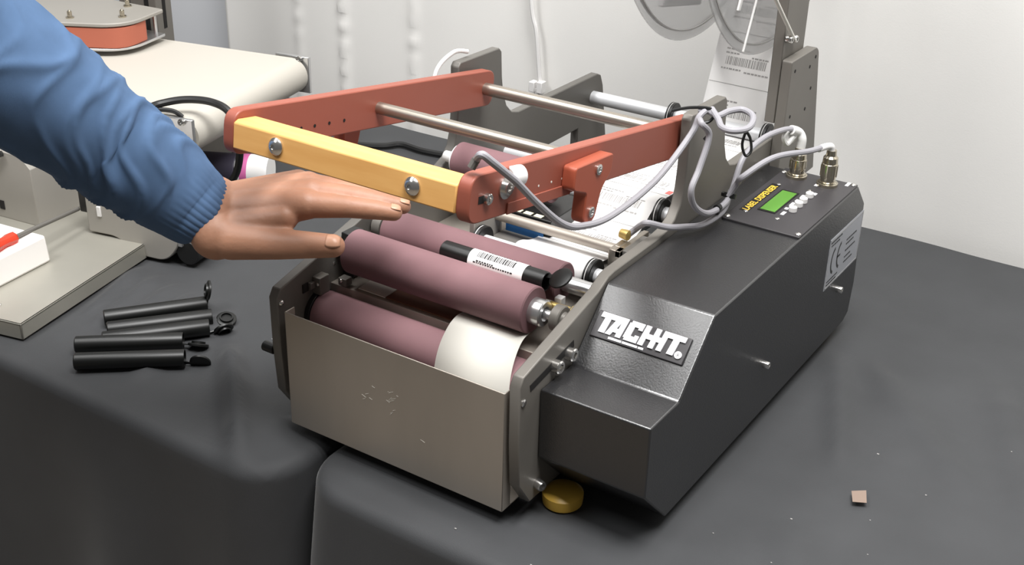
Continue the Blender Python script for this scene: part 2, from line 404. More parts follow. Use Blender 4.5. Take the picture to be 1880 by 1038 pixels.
obj('printed_lines', bm, 'ink', st, smooth=False, kind='stuff')
bm = new()
for lo, hi in (((.4345, .0935), (.5325, .0942)), ((.4345, .150), (.5325, .1507)), ((.4345, .0935), (.4352, .1507)), ((.5318, .0935), (.5325, .1507))): box(bm, (xs-.0002, lo[0], lo[1]), (xs, hi[0], hi[1]))
obj('printed_border', bm, 'inkgrey', st, smooth=False)
# control panel
ZT = .1906
bm = new(); box(bm, (.2880, .3345, ZT), (.3712, .5010, ZT+.0022)); cp = obj('control_panel', bm, 'panel', mach, 'dark control panel plate on top of the cover', bevel=.0005)
zt = ZT+.0022
for x, y in ((.2918, .3400), (.3678, .3400), (.3676, .4968), (.2918, .4870)): screw('panel_screw', (x, y, zt), (0, 0, 1), cp, .0030, .0022, False)
for x, y in ((.3017, .3629), (.3357, .3643), (.3011, .4508), (.3348, .4534)): screw('panel_screw', (x, y, zt), (0, 0, 1), cp, .0024, .0012, False)
bm = new(); box(bm, (.3098, .3735, zt-.001), (.3292, .4390, zt+.0006)); fr = obj('display_frame', bm, 'black', cp)
bm = new(); box(bm, (.3115, .3765, zt), (.3276, .4360, zt+.0009)); obj('display', bm, 'lcd', cp, 'green lit display')
for y in (.3905, .4065, .4190, .4365):
    bm = new(); cyl(bm, (.3414, y, zt), (.3414, y, zt+.0055), .0043, seg=18); obj('button', bm, 'whitepl', cp, bevel=.0006)
text_on('lettering', cp, 'yellow', [('LABEL DISPENSER', .0101, (.3030, .3650, zt+.0003), Y, (-1, 0, 0), .00022, .15)])
bm = new(); box(bm, (.2943, .3625, zt), (.3042, .4495, zt+.0002)); obj('lettering_strip', bm, 'black', cp)
bm = new()
for y, x, l in ((.376, .3355, .009), (.3915, .3335, .005), (.403, .3340, .010), (.417, .3345, .006), (.432, .3350, .006), (.470, .335, .008), (.490, .362, .011), (.445, .343, .006)): box(bm, (x-.0018, y, zt), (x+.0018, y+l, zt+.0003))
obj('printed_captions', bm, 'white', cp, smooth=False, kind='stuff')
def connector(x, y, h, s):
    bm = new(); lathe(bm, (x, y, zt), (0, 0, 1), [(0, .0115), (.003, .0115), (.0035, .010), (.0045, .0098), (.0052, .0078), (.009, .0078), (.0092, .0086), (h*.62, .0086), (h*.64, .0076), (h*.66, .0082), (h*.8, .0078), (h*.85, .0056), (h, .0052)], 28)
    c = obj('cable_connector', bm, 'nickel', mach, 'bright metal round connector')
    bm = new()
    for k in range(14):
        a = 2*PI*k/14; p = V((x+.0086*math.cos(a), y+.0086*math.sin(a), zt+.011)); cyl(bm, p, p+V((0, 0, h*.62-.0125)), .0007, seg=6)
    obj('knurling', bm, 'nickel', c, kind='stuff')
connector(.308, .4829, .034, 1); connector(.3438, .4808, .040, 1)
bm = new(); tube(bm, [(.3438, .4800, .231), (.3432, .478, .2375), (.340, .473, .2385), (.336, .460, .2385)], .0036, 12); obj('cable_boot', bm, 'whitepl', mach, bevel=.0004)
bm = new(); tube(bm, [(.308, .4835, .225), (.308, .4838, .236), (.304, .482, .2435), (.300, .470, .249)], .0052, 12); obj('cable_boot', bm, 'whitepl', mach)
# feet
for x, y in ((.2765, .060), (.2814, .50), (.02, .08), (.02, .55), (.345, .50)):
    bm = new(); lathe(bm, (x, y, .0), (0, 0, 1), [(0, .0165), (.002, .0185), (.008, .0192), (.0125, .0192), (.0135, .018), (.0175, .012)], 32); ft = obj('rubber_foot', bm, 'amber', mach, 'amber rubber foot')
screw('socket_screw', (.2645, .0330, .0330), (1, -.3, 0), mach, .005, .008)
bm = new(); box(bm, (LI, .05, .0165), (XI, .60, .0185)); obj('bottom_plate', bm, 'plate_dark', mach)
# knob on the left
bm = new(); cyl(bm, (-.0208, .004, .0885), (-.0345, .004, .0885), .0052, seg=20); obj('side_knob', bm, 'black', mach, bevel=.0008)
# perforated shelf with its front edge
bm = new(); box(bm, (LI, .0775, .1335), (XI-.0002, .30, .135)); box(bm, (LI, .0765, .122), (XI-.0002, .0775, .135)); sh = obj('inner_shelf', bm, 'steel', mach, bevel=.0003)
bm = new()
for k in range(6): box(bm, (.2395, .083+.0115*k, .1348), (.2465, .0865+.0115*k, .1353))
obj('shelf_slots', bm, 'dark', sh, kind='stuff')
bm = new(); box(bm, (.055, .082, .1352), (.205, .150, .1362)); obj('brown_patch', bm, 'shelf_brown', mach)  # thin brown patch laid over part of the inner shelf
# small block on the left inner face
bm = new(); box(bm, (LI, .050, .134), (.000, .064, .1525)); box(bm, (LI, .0435, .141), (-.006, .050, .148)); lb = obj('guide_block', bm, 'plate', mach, bevel=.0008)
screw('screw', (-.003, .050, .1455), (0, -1, 0), lb, .002, .0015, False)
bm = new(); box(bm, (LI, .0355, .140), (-.0088, .0430, .1490)); obj('square_hole', bm, 'dark', mach)
screw('screw', (LI, .0055, .1425), (1, 0, 0), mach, .003, .003, False); screw('screw', (LI, .083, .1535), (1, 0, 0), mach, .0017, .001, False)
# rollers
def roller(name, y, z, r, x0, x1, label=None):
    bm = new(); lathe(bm, (x0, y, z), (1, 0, 0), [(0, r*.5), (0, r-.0012), (.0012, r), (x1-x0-.0012, r), (x1-x0, r-.0012), (x1-x0, r*.5)], 48)
    return obj(name, bm, 'rubber', mach, label)
roller('rubber_roller', .090, .1703, .0223, .0105, .2195, 'front upper mauve rubber roller')
roller('rubber_roller', .058, .112, .0222, -.004, .2475, 'lower mauve rubber roller')
roller('rubber_roller', .146, .1745, .0195, .012, .2175, 'rear mauve rubber roller')
bm = new(); lathe(bm, (.2190, .090, .1703), (1, 0, 0), [(0, .0125), (.0118, .0125), (.013, .0115), (.013, .007), (.010, .0068), (.010, .0045), (.022, .0045)], 32); obj('roller_hub', bm, 'alu', mach, 'bright turned hub')
bm = new(); lathe(bm, (.2395, .0935, .1685), (1, 0, 0), [(0, .011), (.001, .0125), (.0085, .0125), (.0095, .0115), (.0095, .0075), (.0125, .0065), (.0132, .003)], 28); obj('bearing_knob', bm, 'plate', mach)
bm = new(); lathe(bm, (.0105, .090, .1703), (-1, 0, 0), [(0, .013), (.003, .013), (.003, .006), (.0195, .006)], 24); obj('roller_hub', bm, 'plate', mach)
bm = new(); box(bm, (LI, .095, .136), (.004, .115, .183)); obj('roller_bracket', bm, 'black', mach, bevel=.001)
bm = new(); cyl(bm, (.2175, .146, .1745), (XI, .146, .1745), .0078, seg=28); obj('roller_shaft', bm, 'alu', mach)
bm = new(); lathe(bm, (.012, .146, .1745), (-1, 0, 0), [(0, .014), (.0015, .014), (.0015, .008), (.006, .008), (.006, .0125), (.016, .0125), (.017, .011), (.022, .006)], 24); obj('roller_shaft', bm, 'plate', mach)
bm = new(); cyl(bm, (-.004, .058, .112), (LI, .058, .112), .023, seg=40); obj('roller_end_cap', bm, 'black', mach, bevel=.0008)
# clutter of clamps at the right end of the rollers
bm = new(); box(bm, (.226, .112, .1495), (.2535, .117, .158)); box(bm, (.243, .112, .1495), (.2475, .145, .170)); obj('roller_clamp', bm, 'plate', mach, bevel=.0008)
bm = new(); cyl(bm, (.222, .115, .1655), (.2475, .115, .1655), .0042, seg=16); cyl(bm, (.2455, .115, .1655), (.2505, .115, .1655), .0062, seg=16); obj('clamp_pin', bm, 'brass', mach)
bm = new(); box(bm, (.2215, .122, .160), (.229, .130, .1705)); obj('white_clip', bm, 'whitepl', mach, bevel=.0006)
bm = new(); box(bm, (.236, .155, .150), (.2532, .185, .169)); obj('roller_bracket', bm, 'black', mach, bevel=.001)
bm = new(); box(bm, (.002, .074, .137), (.012, .0835, .145)); lb2 = obj('guide_block', bm, 'plate', mach, bevel=.0006); screw('screw', (.006, .074, .1425), (0, -1, .3), lb2, .0022, .002, False)
# clear wrinkled film strip under the front roller at the left
bm = new(); prism(bm, [(.081, .1355), (.100, .1365), (.112, .146), (.1125, .147), (.100, .1375), (.081, .1365)], .022, .055); obj('loose_strip', bm, 'liner', mach)
# rear nip roller
bm = new(); lathe(bm, (.010, .268, .2100), (1, 0, 0), [(0, .0095), (0, .0185), (.001, .0195), (.119, .0195), (.12, .0185), (.12, .01)], 40); obj('rubber_roller', bm, 'rubber', mach, 'short mauve roller behind the wooden handle')
bm = new(); lathe(bm, (.010, .268, .2100), (-1, 0, 0), [(0, .016), (.003, .016), (.003, .006), (.019, .006)], 28); obj('roller_hub', bm, 'whitepl', mach)
bm = new(); cyl(bm, (.129, .268, .21), (.137, .268, .21), .0055, seg=18); obj('roller_shaft', bm, 'shaft', mach)
# aluminium rods and black collars
def rod(y, z, r, collars, m='whitealu', xa=None):
    bm = new(); cyl(bm, (LI if xa is None else xa, y, z), (XI, y, z), r, seg=28); o = obj('guide_rod', bm, m, mach)
    for x in collars:
        bm = new(); lathe(bm, (x, y, z), (1, 0, 0), [(0, r), (0, .0155), (.0007, .0162), (.0016, .0162), (.0022, .0150), (.0030, .0150), (.0036, .0162), (.0068, .0162), (.0075, .0152), (.0075, r)], 32)
        c = obj('guide_collar', bm, 'black', mach, 'black collar ring')
        bm = new(); lathe(bm, (x+.0022, y, z), (1, 0, 0), [(0, .0149), (0, .0158), (.0008, .0158), (.0008, .0149)], 32); obj('ring', bm, 'whitepl', c)
rod(.588, .190, .0083, (.1005, .224))
rod(.390, .1765, .0080, ())
rod(.3250, .1835, .0080, (.2215,))
rod(.1855, .1690, .0075, (.0930, .2220), xa=.0865)
# cross pieces of the peel station
bm = new(); cyl(bm, (.092, .219, .1845), (.2385, .219, .1845), .0054, seg=22); obj('sensor_bar', bm, 'steel', mach)
bm = new(); box(bm, (.0865, .178, .140), (.0925, .228, .1905)); sb = obj('sensor_bracket', bm, 'greypaint', mach, bevel=.0006); screw('screw', (.0895, .178, .165), (0, -1, 0), sb, .0015, .001, False)
bm = new(); box(bm, (.2300, .2050, .170), (.2430, .2150, .1905)); box(bm, (.2370, .2050, .1835), (.2430, .2640, .1905)); box(bm, (.2300, .2150, .1835), (.2370, .232, .1905)); obj('sensor_bracket', bm, 'shaft', mach, bevel=.0008)
bm = new(); box(bm, (.2432, .2080, .1740), (.2520, .2500, .1915)); obj('sensor_block', bm, 'plate_dark', mach, bevel=.0012)
bm = new(); lathe(bm, (.2285, .232, .1965), (1, -.1, 0), [(0, .0045), (.006, .0052), (.009, .0052), (.010, .003)], 18); obj('sensor_nose', bm, 'brass', mach)
bm = new(); box(bm, (.0960, .229, .1720), (.1500, .300, .1885)); sn = obj('sensor_housing', bm, 'black', mach, bevel=.001)
bm = new(); box(bm, (.0970, .2282, .1620), (.1420, .2292, .1800)); obj('blue_label', bm, 'blue', sn)
M['cream'] = mat('cream_print', srgb(232, 226, 190), .6)
for k in range(3):
    bm = new(); box(bm, (.1035+.0125*k, .2305, .1885), (.1125+.0125*k, .2370, .1888)); obj('printed_symbol', bm, 'cream', sn, smooth=False)
bm = new(); box(bm, (.094, .19, .158), (.232, .30, .1655)); obj('peel_plate', bm, 'plate_dark', mach, bevel=.0006)
# red press frame, swung up; s runs from the handle to the hinge, h up from the bar's middle
TH = math.radians(8.93); tq = V((0, math.cos(TH), -math.sin(TH))); nq = V((0, math.sin(TH), math.cos(TH)))
A0 = V((0, -.055, .3345))
def A(x, s, h): return A0+V((x, 0, 0))+tq*s+nq*h
armx = Matrix(((1, 0, 0, 0), (0, tq.y, nq.y, A0.y), (0, tq.z, nq.z, A0.z), (0, 0, 0, 1)))
def armbar(x0, x1):
    p = rounded([(-.001, -.0195), (.392, -.0195), (.392, .0195), (-.001, .0195)], [.014, .013, .013, .014], 8)
    bm = new(); prism(bm, p, x0, x1, 'yz', armx); return obj('press_bar', bm, 'red', mach, 'red anodised side bar', bevel=.0012)
arL = armbar(-.003, .009); arR = armbar(.238, .250)
bm = new(); prism(bm, [(-.0015, -.0122), (.026, -.0122), (.0285, -.010), (.0285, .0085), (.024, .0125), (.003, .0125), (-.0015, .0100)], .009, .238, 'yz', armx); hd = obj('wooden_handle', bm, 'wood', mach, 'yellow varnished wooden bar', bevel=.0012)
for x in (.0575, .1973):
    bm = new(); p = A(x, -.0015, 0); lathe(bm, p, -tq, [(0, .0075), (.0012, .0075), (.0030, .0062), (.0044, .0038), (.0048, .0022), (.0036, .0020), (.0036, 1e-5)], 24); obj('dome_bolt', bm, 'chrome', hd)
for s, r, m in ((.376, .0068, 'shaft'), (.193, .0060, 'shaft')):
    bm = new(); cyl(bm, A(.009, s, 0), A(.238, s, 0), r, seg=26); cyl(bm, A(.009, s, 0), A(.0125, s, 0), r*.8, seg=20); obj('cross_shaft', bm, m, mach)
for s in (.083, .101, .121, .142):
    bm = new(); lathe(bm, A(.0091, s, -.006), (1, 0, 0), [(0, .0016), (.0002, .0016)], 12); obj('bar_hole', bm, 'dark', arL)
for s in (.098, .118, .135):
    bm = new(); lathe(bm, A(.2500, s, -.004), (1, 0, 0), [(0, .0010), (.0002, .0010)], 10); obj('bar_hole', bm, 'liner', arR)
bm = new(); prism(bm, [(.052, -.0195), (.150, -.0195), (.150, -.0100), (.052, -.0100)], .2500, .2515, 'yz', armx); obj('bar_lip', bm, 'red', arR, bevel=.0005)
screw('socket_screw', A(.2500, .0215, -.001), (1, 0, 0), arR, .0045, .004)
bm = new(); box(bm, (.2498, .011, -.004), (.2503, .020, .002), armx); obj('slot_hole', bm, 'dark', arR)
bm = new(); lathe(bm, A(.2500, .0475, .0035), (1, 0, 0), [(0, .0095), (.0014, .0095), (.0014, .0055), (.0045, .0055), (.0045, .003), (.003, .0028), (.003, 1e-5)], 22); obj('washer_screw', bm, 'chrome', arR)
bm = new(); lathe(bm, A(.2515, .056, .0115), V((.25, .9, -.1)), [(-.006, .0), (-.006, .0072), (-.005, .0082), (.007, .0082), (.008, .0072), (.008, .0)], 22); obj('cable_clip', bm, 'whitepl', arR, 'white plastic cable clip')
def lug(x0, x1):
    p = rounded([(.134, .008), (.134, -.012), (.158, -.018), (.158, -.046), (.178, -.046), (.184, -.018), (.198, -.004), (.198, .012)], [.004, .004, .004, .008, .008, .006, .004, .004], 5)
    bm = new(); prism(bm, p, x0, x1, 'yz', armx); return obj('press_lug', bm, 'orange', mach, bevel=.0012)
lgR = lug(.2500, .2630); lug(-.016, -.003)
for s, h in ((.173, .001), (.169, -.036)): screw('socket_screw', A(.2630, s, h), (1, 0, 0), lgR, .0048, .0016)
# cables
def cable(name, P, r=.0031, m='cable', parent=mach, closed=False, label=None):
    bm = new(); tube(bm, P, r, 10, closed); return obj(name, bm, m, parent, label)
cable('sensor_cable', [(.2445, -.046, .3575), (.2470, -.0430, .3640)], .0034, 'plate_dark')
cable('sensor_cable', [(.2470, -.0430, .3640), (.2535, -.0455, .3700), (.2580, -.039, .3635), (.2610, -.0225, .3490), (.2625, -.010, .3380), (.2640, .0190, .3105), (.2650, .0560, .2805), (.2650, .0890, .2662), (.2660, .1400, .2580), (.2670, .2200, .2655), (.2710, .2780, .2930), (.2735, .2880, .3085), (.2760, .2960, .3135)], label='grey cable drooping beside the red bar')
cable('sensor_cable', [(.2690, .2950, .3130), (.2780, .2990, .3130), (.2885, .2975, .3110), (.2915, .3150, .3110), (.2990, .3290, .3105), (.3120, .3230, .3100), (.3210, .3050, .3095), (.3235, .2850, .3090), (.3150, .2725, .3090), (.3030, .2760, .3090), (.2925, .2900, .3105), (.2800, .3010, .3150)], label='loop of grey cable')
cable('sensor_cable', [(.2790, .2780, .3105), (.2850, .2700, .3100), (.2900, .2787, .2965), (.2890, .2660, .2680), (.2890, .2520, .2500), (.2890, .2640, .2290), (.2900, .2950, .2113), (.2900, .3334, .2080), (.2890, .3520, .2170), (.2890, .3720, .2450), (.2900, .4158, .2528), (.2960, .4560, .2520), (.3020, .4760, .2480), (.3060, .4830, .2420)], label='grey cable rising to the first connector')
cable('sensor_cable', [(.2890, .3440, .2125), (.2960, .3470, .2280), (.3050, .3380, .2400), (.3200, .3740, .2520), (.3330, .4380, .2420), (.3370, .4620, .2395)], label='grey cable reaching to the second connector')
cable('sensor_cable', [(.2360, .2350, .1965), (.2420, .2370, .2030), (.2500, .2320, .2110), (.2585, .2285, .2165), (.2690, .2480, .2080), (.2760, .2730, .2010), (.2858, .2938, .1985), (.2889, .3300, .1990), (.2880, .3480, .2080), (.2870, .3540, .2150)], label='grey cable crossing over the frame plate')
def tie(p, d, r):
    bm = new(); p, d = V(p), V(d).normalized(); lathe(bm, p-d*.0025, d, [(0, r*.9), (0, r), (.005, r), (.005, r*.9)], 16)
    u, v = frame_of(d); box(bm, (-.0018, -.0018, -.0018), (.0018, .0018, .0018), Matrix.Translation(p+v*(r+.001)));
    obj('cable_tie', bm, 'black', mach)
tie((.2892, .3475, .2120), (0, .35, .9), .0062); tie((.2898, .318, .2090), (0, 1, 0), .0040)
bm = new(); tube(bm, [(.248, .281, .312), (.262, .290, .3155), (.278, .297, .3165), (.284, .300, .312), (.281, .297, .304), (.273, .290, .302)], .0016, 8); tube(bm, [(.2805, .290, .300), (.284, .292, .293), (.281, .290, .287)], .0024, 8); obj('cable_tie', bm, 'black', mach)
bm = new(); tube(bm, [(.3190, .2960, .3030), (.3225, .3000, .2950), (.3255, .2980, .2840), (.3225, .2930, .2800), (.3180, .2930, .2900), (.3190, .2960, .3030)], .0014, 8); obj('cable_tie', bm, 'black', mach)
bm = new()
for k in range(3): tube(bm, [(.299-.002*k, .462+.005*k, .2500), (.2965, .460+.005*k, .2420), (.299, .466+.005*k, .2340), (.303, .472+.005*k, .2420)], .0026, 8)
obj('cable_tag', bm, 'whitepl', mach, kind='stuff')
cable('sensor_cable', [(-.022, .262, .262), (-.024, .272, .300), (-.022, .300, .3145), (-.016, .318, .3125)], .0024, 'whitepl', label='white cable arching behind the left frame plate')
# reel holder
bm = new(); prism(bm, rounded([(.510, .150), (.628, .150), (.592, .303), (.584, .309), (.512, .309)], [.002, .002, .006, .006, .003], 4), .2645, .2765); rb = obj('reel_bracket', bm, 'plate', mach, 'grey plate bolted to the rear of the frame', bevel=.001)
for y, z in ((.583, .298), (.568, .290), (.580, .262), (.570, .240), (.523, .296), (.525, .243), (.524, .225)):
    bm = new(); lathe(bm, (.2765, y, z), (1, 0, 0), [(0, .0020), (.0003, .0020)], 12); obj('bracket_hole', bm, 'dark', rb)
screw('screw', (.268, .478, .2000), (1, 0, .5), mach, .0032, .005, False)
bm = new(); box(bm, (.2520, .512, .2360), (.2640, .5745, .62)); rpost = obj('reel_post', bm, 'plate', mach, 'tall grey reel post', bevel=.001)
for y, z in ((.5330, .3285), (.5180, .3310)): screw('socket_screw', (.2640, y, z), (1, 0, 0), rpost, .0042, .007)
bm = new(); cyl(bm, (.2690, .5290, .3280), (.2690, .3900, .4450), .0022, seg=12); obj('brace_rod', bm, 'liner', mach)
RC = (.590, .508)
def disc(x):
    bm = new(); R = .215; seg = 96
    prof = [(0, .018), (0, R-.012), (.001, R-.011), (.001, R-.001), (.0022, R), (.0034, R-.001), (.0034, R-.011), (.0024, R-.012), (.0024, .018)]
    lathe(bm, (x, RC[0], RC[1]), (1, 0, 0), prof, seg, True)
    d = obj('reel_disc', bm, 'clear', mach, 'smoky clear plastic reel disc')
    bm = new(); lathe(bm, (x-.0006, RC[0], RC[1]), (1, 0, 0), [(0, R-.0125), (0, R-.0108), (.0045, R-.0108), (.0045, R-.0125)], seg, True); obj('disc_groove', bm, 'clearedge', d)
disc(.1220); disc(.2140)
bm = new(); lathe(bm, (.105, RC[0], RC[1]), (1, 0, 0), [(0, .038), (.002, .040), (.115, .040), (.117, .010), (.148, .010)], 32); obj('reel_core', bm, 'whitepl', mach)
bm = new(); prism(bm, [(.506, .3440), (.606, .3265), (.612, .362), (.512, .380)], .1120, .1205); obj('reel_clamp', bm, 'whitepl', mach, bevel=.002)
bm = new(); cyl(bm, (.2190, .590, .500), (.2190, .510, .3103), .0014, seg=10); obj('disc_wire', bm, 'whitepl', mach)
bm = new(); prism(bm, [(.480, .362), (.4855, .3605), (.520, .440), (.512, .440)], .2182, .2215); obj('disc_latch', bm, 'whitepl', mach, bevel=.001)
# ------------------------------------------------------------------ label web threaded through the machine
WX0, WX1 = .1370, .2205
web = thing('label_web', 'strip of printed white labels running from the reel discs across the guide rods', 'labels', (.18, .4, .19))
WP = [V(p) for p in [(0, .690, .4700), (0, .655, .3550), (0, .6000, .2080), (0, .5975, .1910), (0, .594, .1815), (0, .586, .1812), (0, .50, .1855), (0, .40, .1905), (0, .336, .1935), (0, .325, .1935), (0, .315, .1905), (0, .290, .1760), (0, .262, .1700), (0, .22, .1700), (0, .197, .1770), (0, .187, .1780), (0, .178, .1745), (0, .175, .166), (0, .180, .158)]]
path = smooth_path(WP, 6)
cum = [0]
for a, b in zip(path, path[1:]): cum.append(cum[-1]+(b-a).length)
def at(s):
    for i in range(len(path)-1):
        if cum[i+1] >= s: break
    t = (s-cum[i])/(cum[i+1]-cum[i]); p = path[i].lerp(path[i+1], t); d = (path[i+1]-path[i]).normalized()
    n = V((0, d.z, -d.y)); n = -n if n.dot(V((0, -.7, .7))) < 0 else n
    return p, n
bm = new(); L = [[bm.verts.new((x, p.y, p.z)) for p in path] for x in (WX0, WX1)]
for i in range(len(path)-1): bm.faces.new((L[0][i], L[1][i], L[1][i+1], L[0][i+1]))
wo = obj('paper_strip', bm, 'paper', web, ang=180); s = wo.modifiers.new('solid', 'SOLIDIFY'); s.thickness = .0003; s.offset = 0
def on_web(bm, x0, x1, s0, s1):
    n = max(1, int((s1-s0)/.004)); rows = []
    for k in range(n+1):
        p, nn = at(s0+(s1-s0)*k/n); rows.append([bm.verts.new((x, p.y+nn.y*.0004, p.z+nn.z*.0004)) for x in (x0, x1)])
    for a, b in zip(rows, rows[1:]): bm.faces.new((a[0], a[1], b[1], b[0]))
pitch = .062; s0 = .006; k = 0
while s0+.055 < cum[-1]-.02:
    rs = random.Random(11+k); bm = new(); x = WX0+.016
    while x < WX1-.016:                                   # barcode
        wv = rs.choice((.0006, .0009, .0014)); on_web(bm, x, x+wv, s0+.022, s0+.032); x += wv+rs.choice((.0006, .0010, .0014))
    obj('barcode', bm, 'inkgrey', wo, smooth=False, kind='stuff')
    bm = new()
    for ds, xa, xb in ((.012, .014, .042), (.017, .014, .030), (.019, .048, .066), (.036, .012, .038), (.0375, .042, .070)):
        x = WX0+xa
        while x < WX0+xb: l = rs.uniform(.002, .005); on_web(bm, x, x+l, s0+ds, s0+ds+.0018); x += l+.001
    obj('printed_lines', bm, 'inkgrey', wo, smooth=False, kind='stuff')
    bm = new(); on_web(bm, WX0+.001, WX1-.001, s0+.0545, s0+.0552); obj('label_gap', bm, 'inkgrey', wo, smooth=False)
    if k % 2 == 0:
        bm = new(); on_web(bm, WX1-.007, WX1-.001, s0+.040, s0+.050); obj('edge_mark', bm, 'inkred', wo, smooth=False)
    s0 += pitch; k += 1
# spent backing strip hanging out between the front rollers
def backing():
    P = smooth_path([(0, .096, .1468), (0, .0845, .1478), (0, .0735, .1490), (0, .0625, .1465), (0, .0520, .1400), (0, .0430, .1305), (0, .0365, .1180), (0, .0320, .1000), (0, .0270, .0700), (0, .0230, .0400)], 6)
    bm = new(); n = len(P)-1; L = [[bm.verts.new((xa+(xb-xa)*min(1, k/n*1.4), p.y, p.z)) for k, p in enumerate(P)] for xa, xb in ((.1455, .1490), (.2160, .2310))]
    for i in range(len(P)-1): bm.faces.new((L[0][i], L[1][i], L[1][i+1], L[0][i+1]))
    o = obj('backing_strip', bm, 'liner', ang=180); s = o.modifiers.new('solid', 'SOLIDIFY'); s.thickness = .0003; s.offset = 0
    return tag(o, 'spent silvery backing strip hanging down behind the steel front panel', 'paper strip')
backing()
# ------------------------------------------------------------------ tubes
def make_tube(name, label, cap, group=None):
    t = thing(name, label, 'tube', (0, 0, 0), group)
    r = .0095; L = .1155
    bm = new(); lathe(bm, (0, 0, 0), (1, 0, 0), [(0, r*.6), (0, r-.0012), (.0012, r), (L-.001, r), (L, r-.0004), (L, r-.0014), (L-.02, r-.0016), (L-.02, 1e-5)], 36); obj('tube_body', bm, 'tube', t)
    bm = new()
    m = Matrix.Translation((L+.002, *cap[0])) @ Matrix.Rotation(cap[1], 4, 'X') @ Matrix.Rotation(cap[2], 4, 'Y')
    lathe(bm, (0, 0, 0), (0, 0, 1), [(0, .0095), (.0008, .0115), (.0028, .0115), (.0034, .0105), (.0034, .0078), (.0058, .0076), (.0058, .0062), (.0034, .006)], 28)
    bmesh.ops.transform(bm, matrix=m @ Matrix.Translation((.0135, 0, 0)), verts=bm.verts)
    box(bm, (-.004, -.0022, .0004), (.006, .0022, .0016), m)
    obj('flip_cap', bm, 'tube', t, 'flip cap standing open'); return t
t = make_tube('capped_tube', 'black tube with a barcoded white label lying in the groove between the mauve rollers', ((0, .0070), .50+PI, .28))
t.location = (.0995, .1178, .1862)
r2 = .0095+.0004
def arc_patch(bm, x0, x1, a0, a1, r, n=8):
    rows = [[bm.verts.new((x, -r*math.cos(a), r*math.sin(a))) for x in (x0, x1)] for a in [math.radians(a0+(a1-a0)*k/n) for k in range(n+1)]]
    for a, b in zip(rows, rows[1:]): bm.faces.new((a[0], a[1], b[1], b[0]))
def child(name, bm, m, parent):
    bmesh.ops.recalc_face_normals(bm, faces=bm.faces); o = obj(name, bm, m, None); o.parent = parent; return o
bm = new(); arc_patch(bm, .0335, .0945, -150, 190, r2, 48); wl = child('wrap_label', bm, 'paper', t); wl['label'] = 'white wrap label with barcode'
rs = random.Random(4); bm = new(); x = .0425
while x < .084:
    wv = rs.choice((.0007, .0011, .0016)); arc_patch(bm, x, x+wv, 48, 88, r2+.0002); x += wv+rs.choice((.0006, .0009))
o = child('barcode', bm, 'ink', wl); o['kind'] = 'stuff'
bm = new()
for a, xa, xb in ((22, .043, .062), (12, .040, .084), (104, .05, .08)):
    x = xa
    while x < xb: l = rs.uniform(.0012, .003); arc_patch(bm, x, x+l, a, a+8, r2+.0002, 2); x += l+.0008
child('printed_lines', bm, 'ink', wl)['kind'] = 'stuff'
tubes = [((-.3237, .0405), (-.2602, .1259), 'farthest black tube of the pile, thin side up with its cap standing upright', ((0, .004), 0, -1.35)),
         ((-.2990, .0240), (-.2360, .1030), 'second farthest black tube of the pile, with a shiny cap lying beside the cloth fold', ((0, -.006), .3, .05)),
         ((-.2855, .0060), (-.2285, .0760), 'middle black tube of the pile, its open mouth facing right', ((0, -.006), 2.2, .2)),
         ((-.3010, -.0180), (-.2190, .0520), 'second nearest black tube of the pile, its closed end sticking out to the left', ((0, -.006), -.5, .15)),
         ((-.2730, -.0420), (-.1900, .0270), 'nearest black tube of the pile, lying broadside with its cap hanging open', ((0, -.007), -1.2, .1))]
for a, b, lab, cap in tubes:
    t = make_tube('capped_tube', lab, cap, None); t['group'] = 'black tubes lying on the left tablecloth'
    a, b = Vector(a), Vector(b); d = (b-a).normalized()
    t.location = (a.x, a.y, .0095); t.rotation_euler = (0, 0, math.atan2(d.y, d.x))
# ------------------------------------------------------------------ conveyor on the left (own axes: u to the left, v to the back)
AN = math.radians(12.5)
CV = Matrix.Translation((-.455, .298, 0)) @ Matrix.Rotation(AN, 4, 'Z')      # local x = right, y = back
def cv(x, y, z): return CV @ V((x, y, z))
con = thing('belt_conveyor', 'cream belt conveyor with an orange side belt unit, behind the arm on the left table', 'conveyor', tuple(cv(-.2, .15, 0)))
def cbox(bm, lo, hi): box(bm, lo, hi, CV)
bm = new(); R = .026
p = [(-.75, .15)]+[(R*math.sin(math.radians(a)), .15-R+R*math.cos(math.radians(a))) for a in range(0, 181, 12)]+[(-.75, .15-2*R)]
prism(bm, p, .0, .285, 'xz', CV); obj('conveyor_belt', bm, 'belt', con, 'cream rubber belt')
bm = new(); cbox(bm, (-.75, -.010, .096), (-.03, -.001, .146)); obj('side_rail', bm, 'greypaint', con, bevel=.001)
bm = new(); cbox(bm, (-.75, .286, .096), (-.03, .296, .146)); obj('side_rail', bm, 'greypaint', con, bevel=.001)
for v0, v1 in ((-.012, -.006), (.289, .296)):
    bm = new(); cbox(bm, (-.03, v0, .097), (.026, v1, .152)); b_ = obj('end_bracket', bm, 'alu', con, bevel=.001)
    screw('socket_screw', cv(.012, v0, .148), CV.to_3x3() @ V((0, -1, .3)), b_, .0045, .006)
bm = new(); cyl(bm, cv(0, -.006, .124), cv(0, .291, .124), .012, seg=20); obj('end_shaft', bm, 'alu', con)
for u in (-.12, -.55):
    bm = new(); cbox(bm, (u-.03, .045, -.0005), (u+.03, .285, .10)); obj('conveyor_leg', bm, 'greypaint', con, bevel=.001)
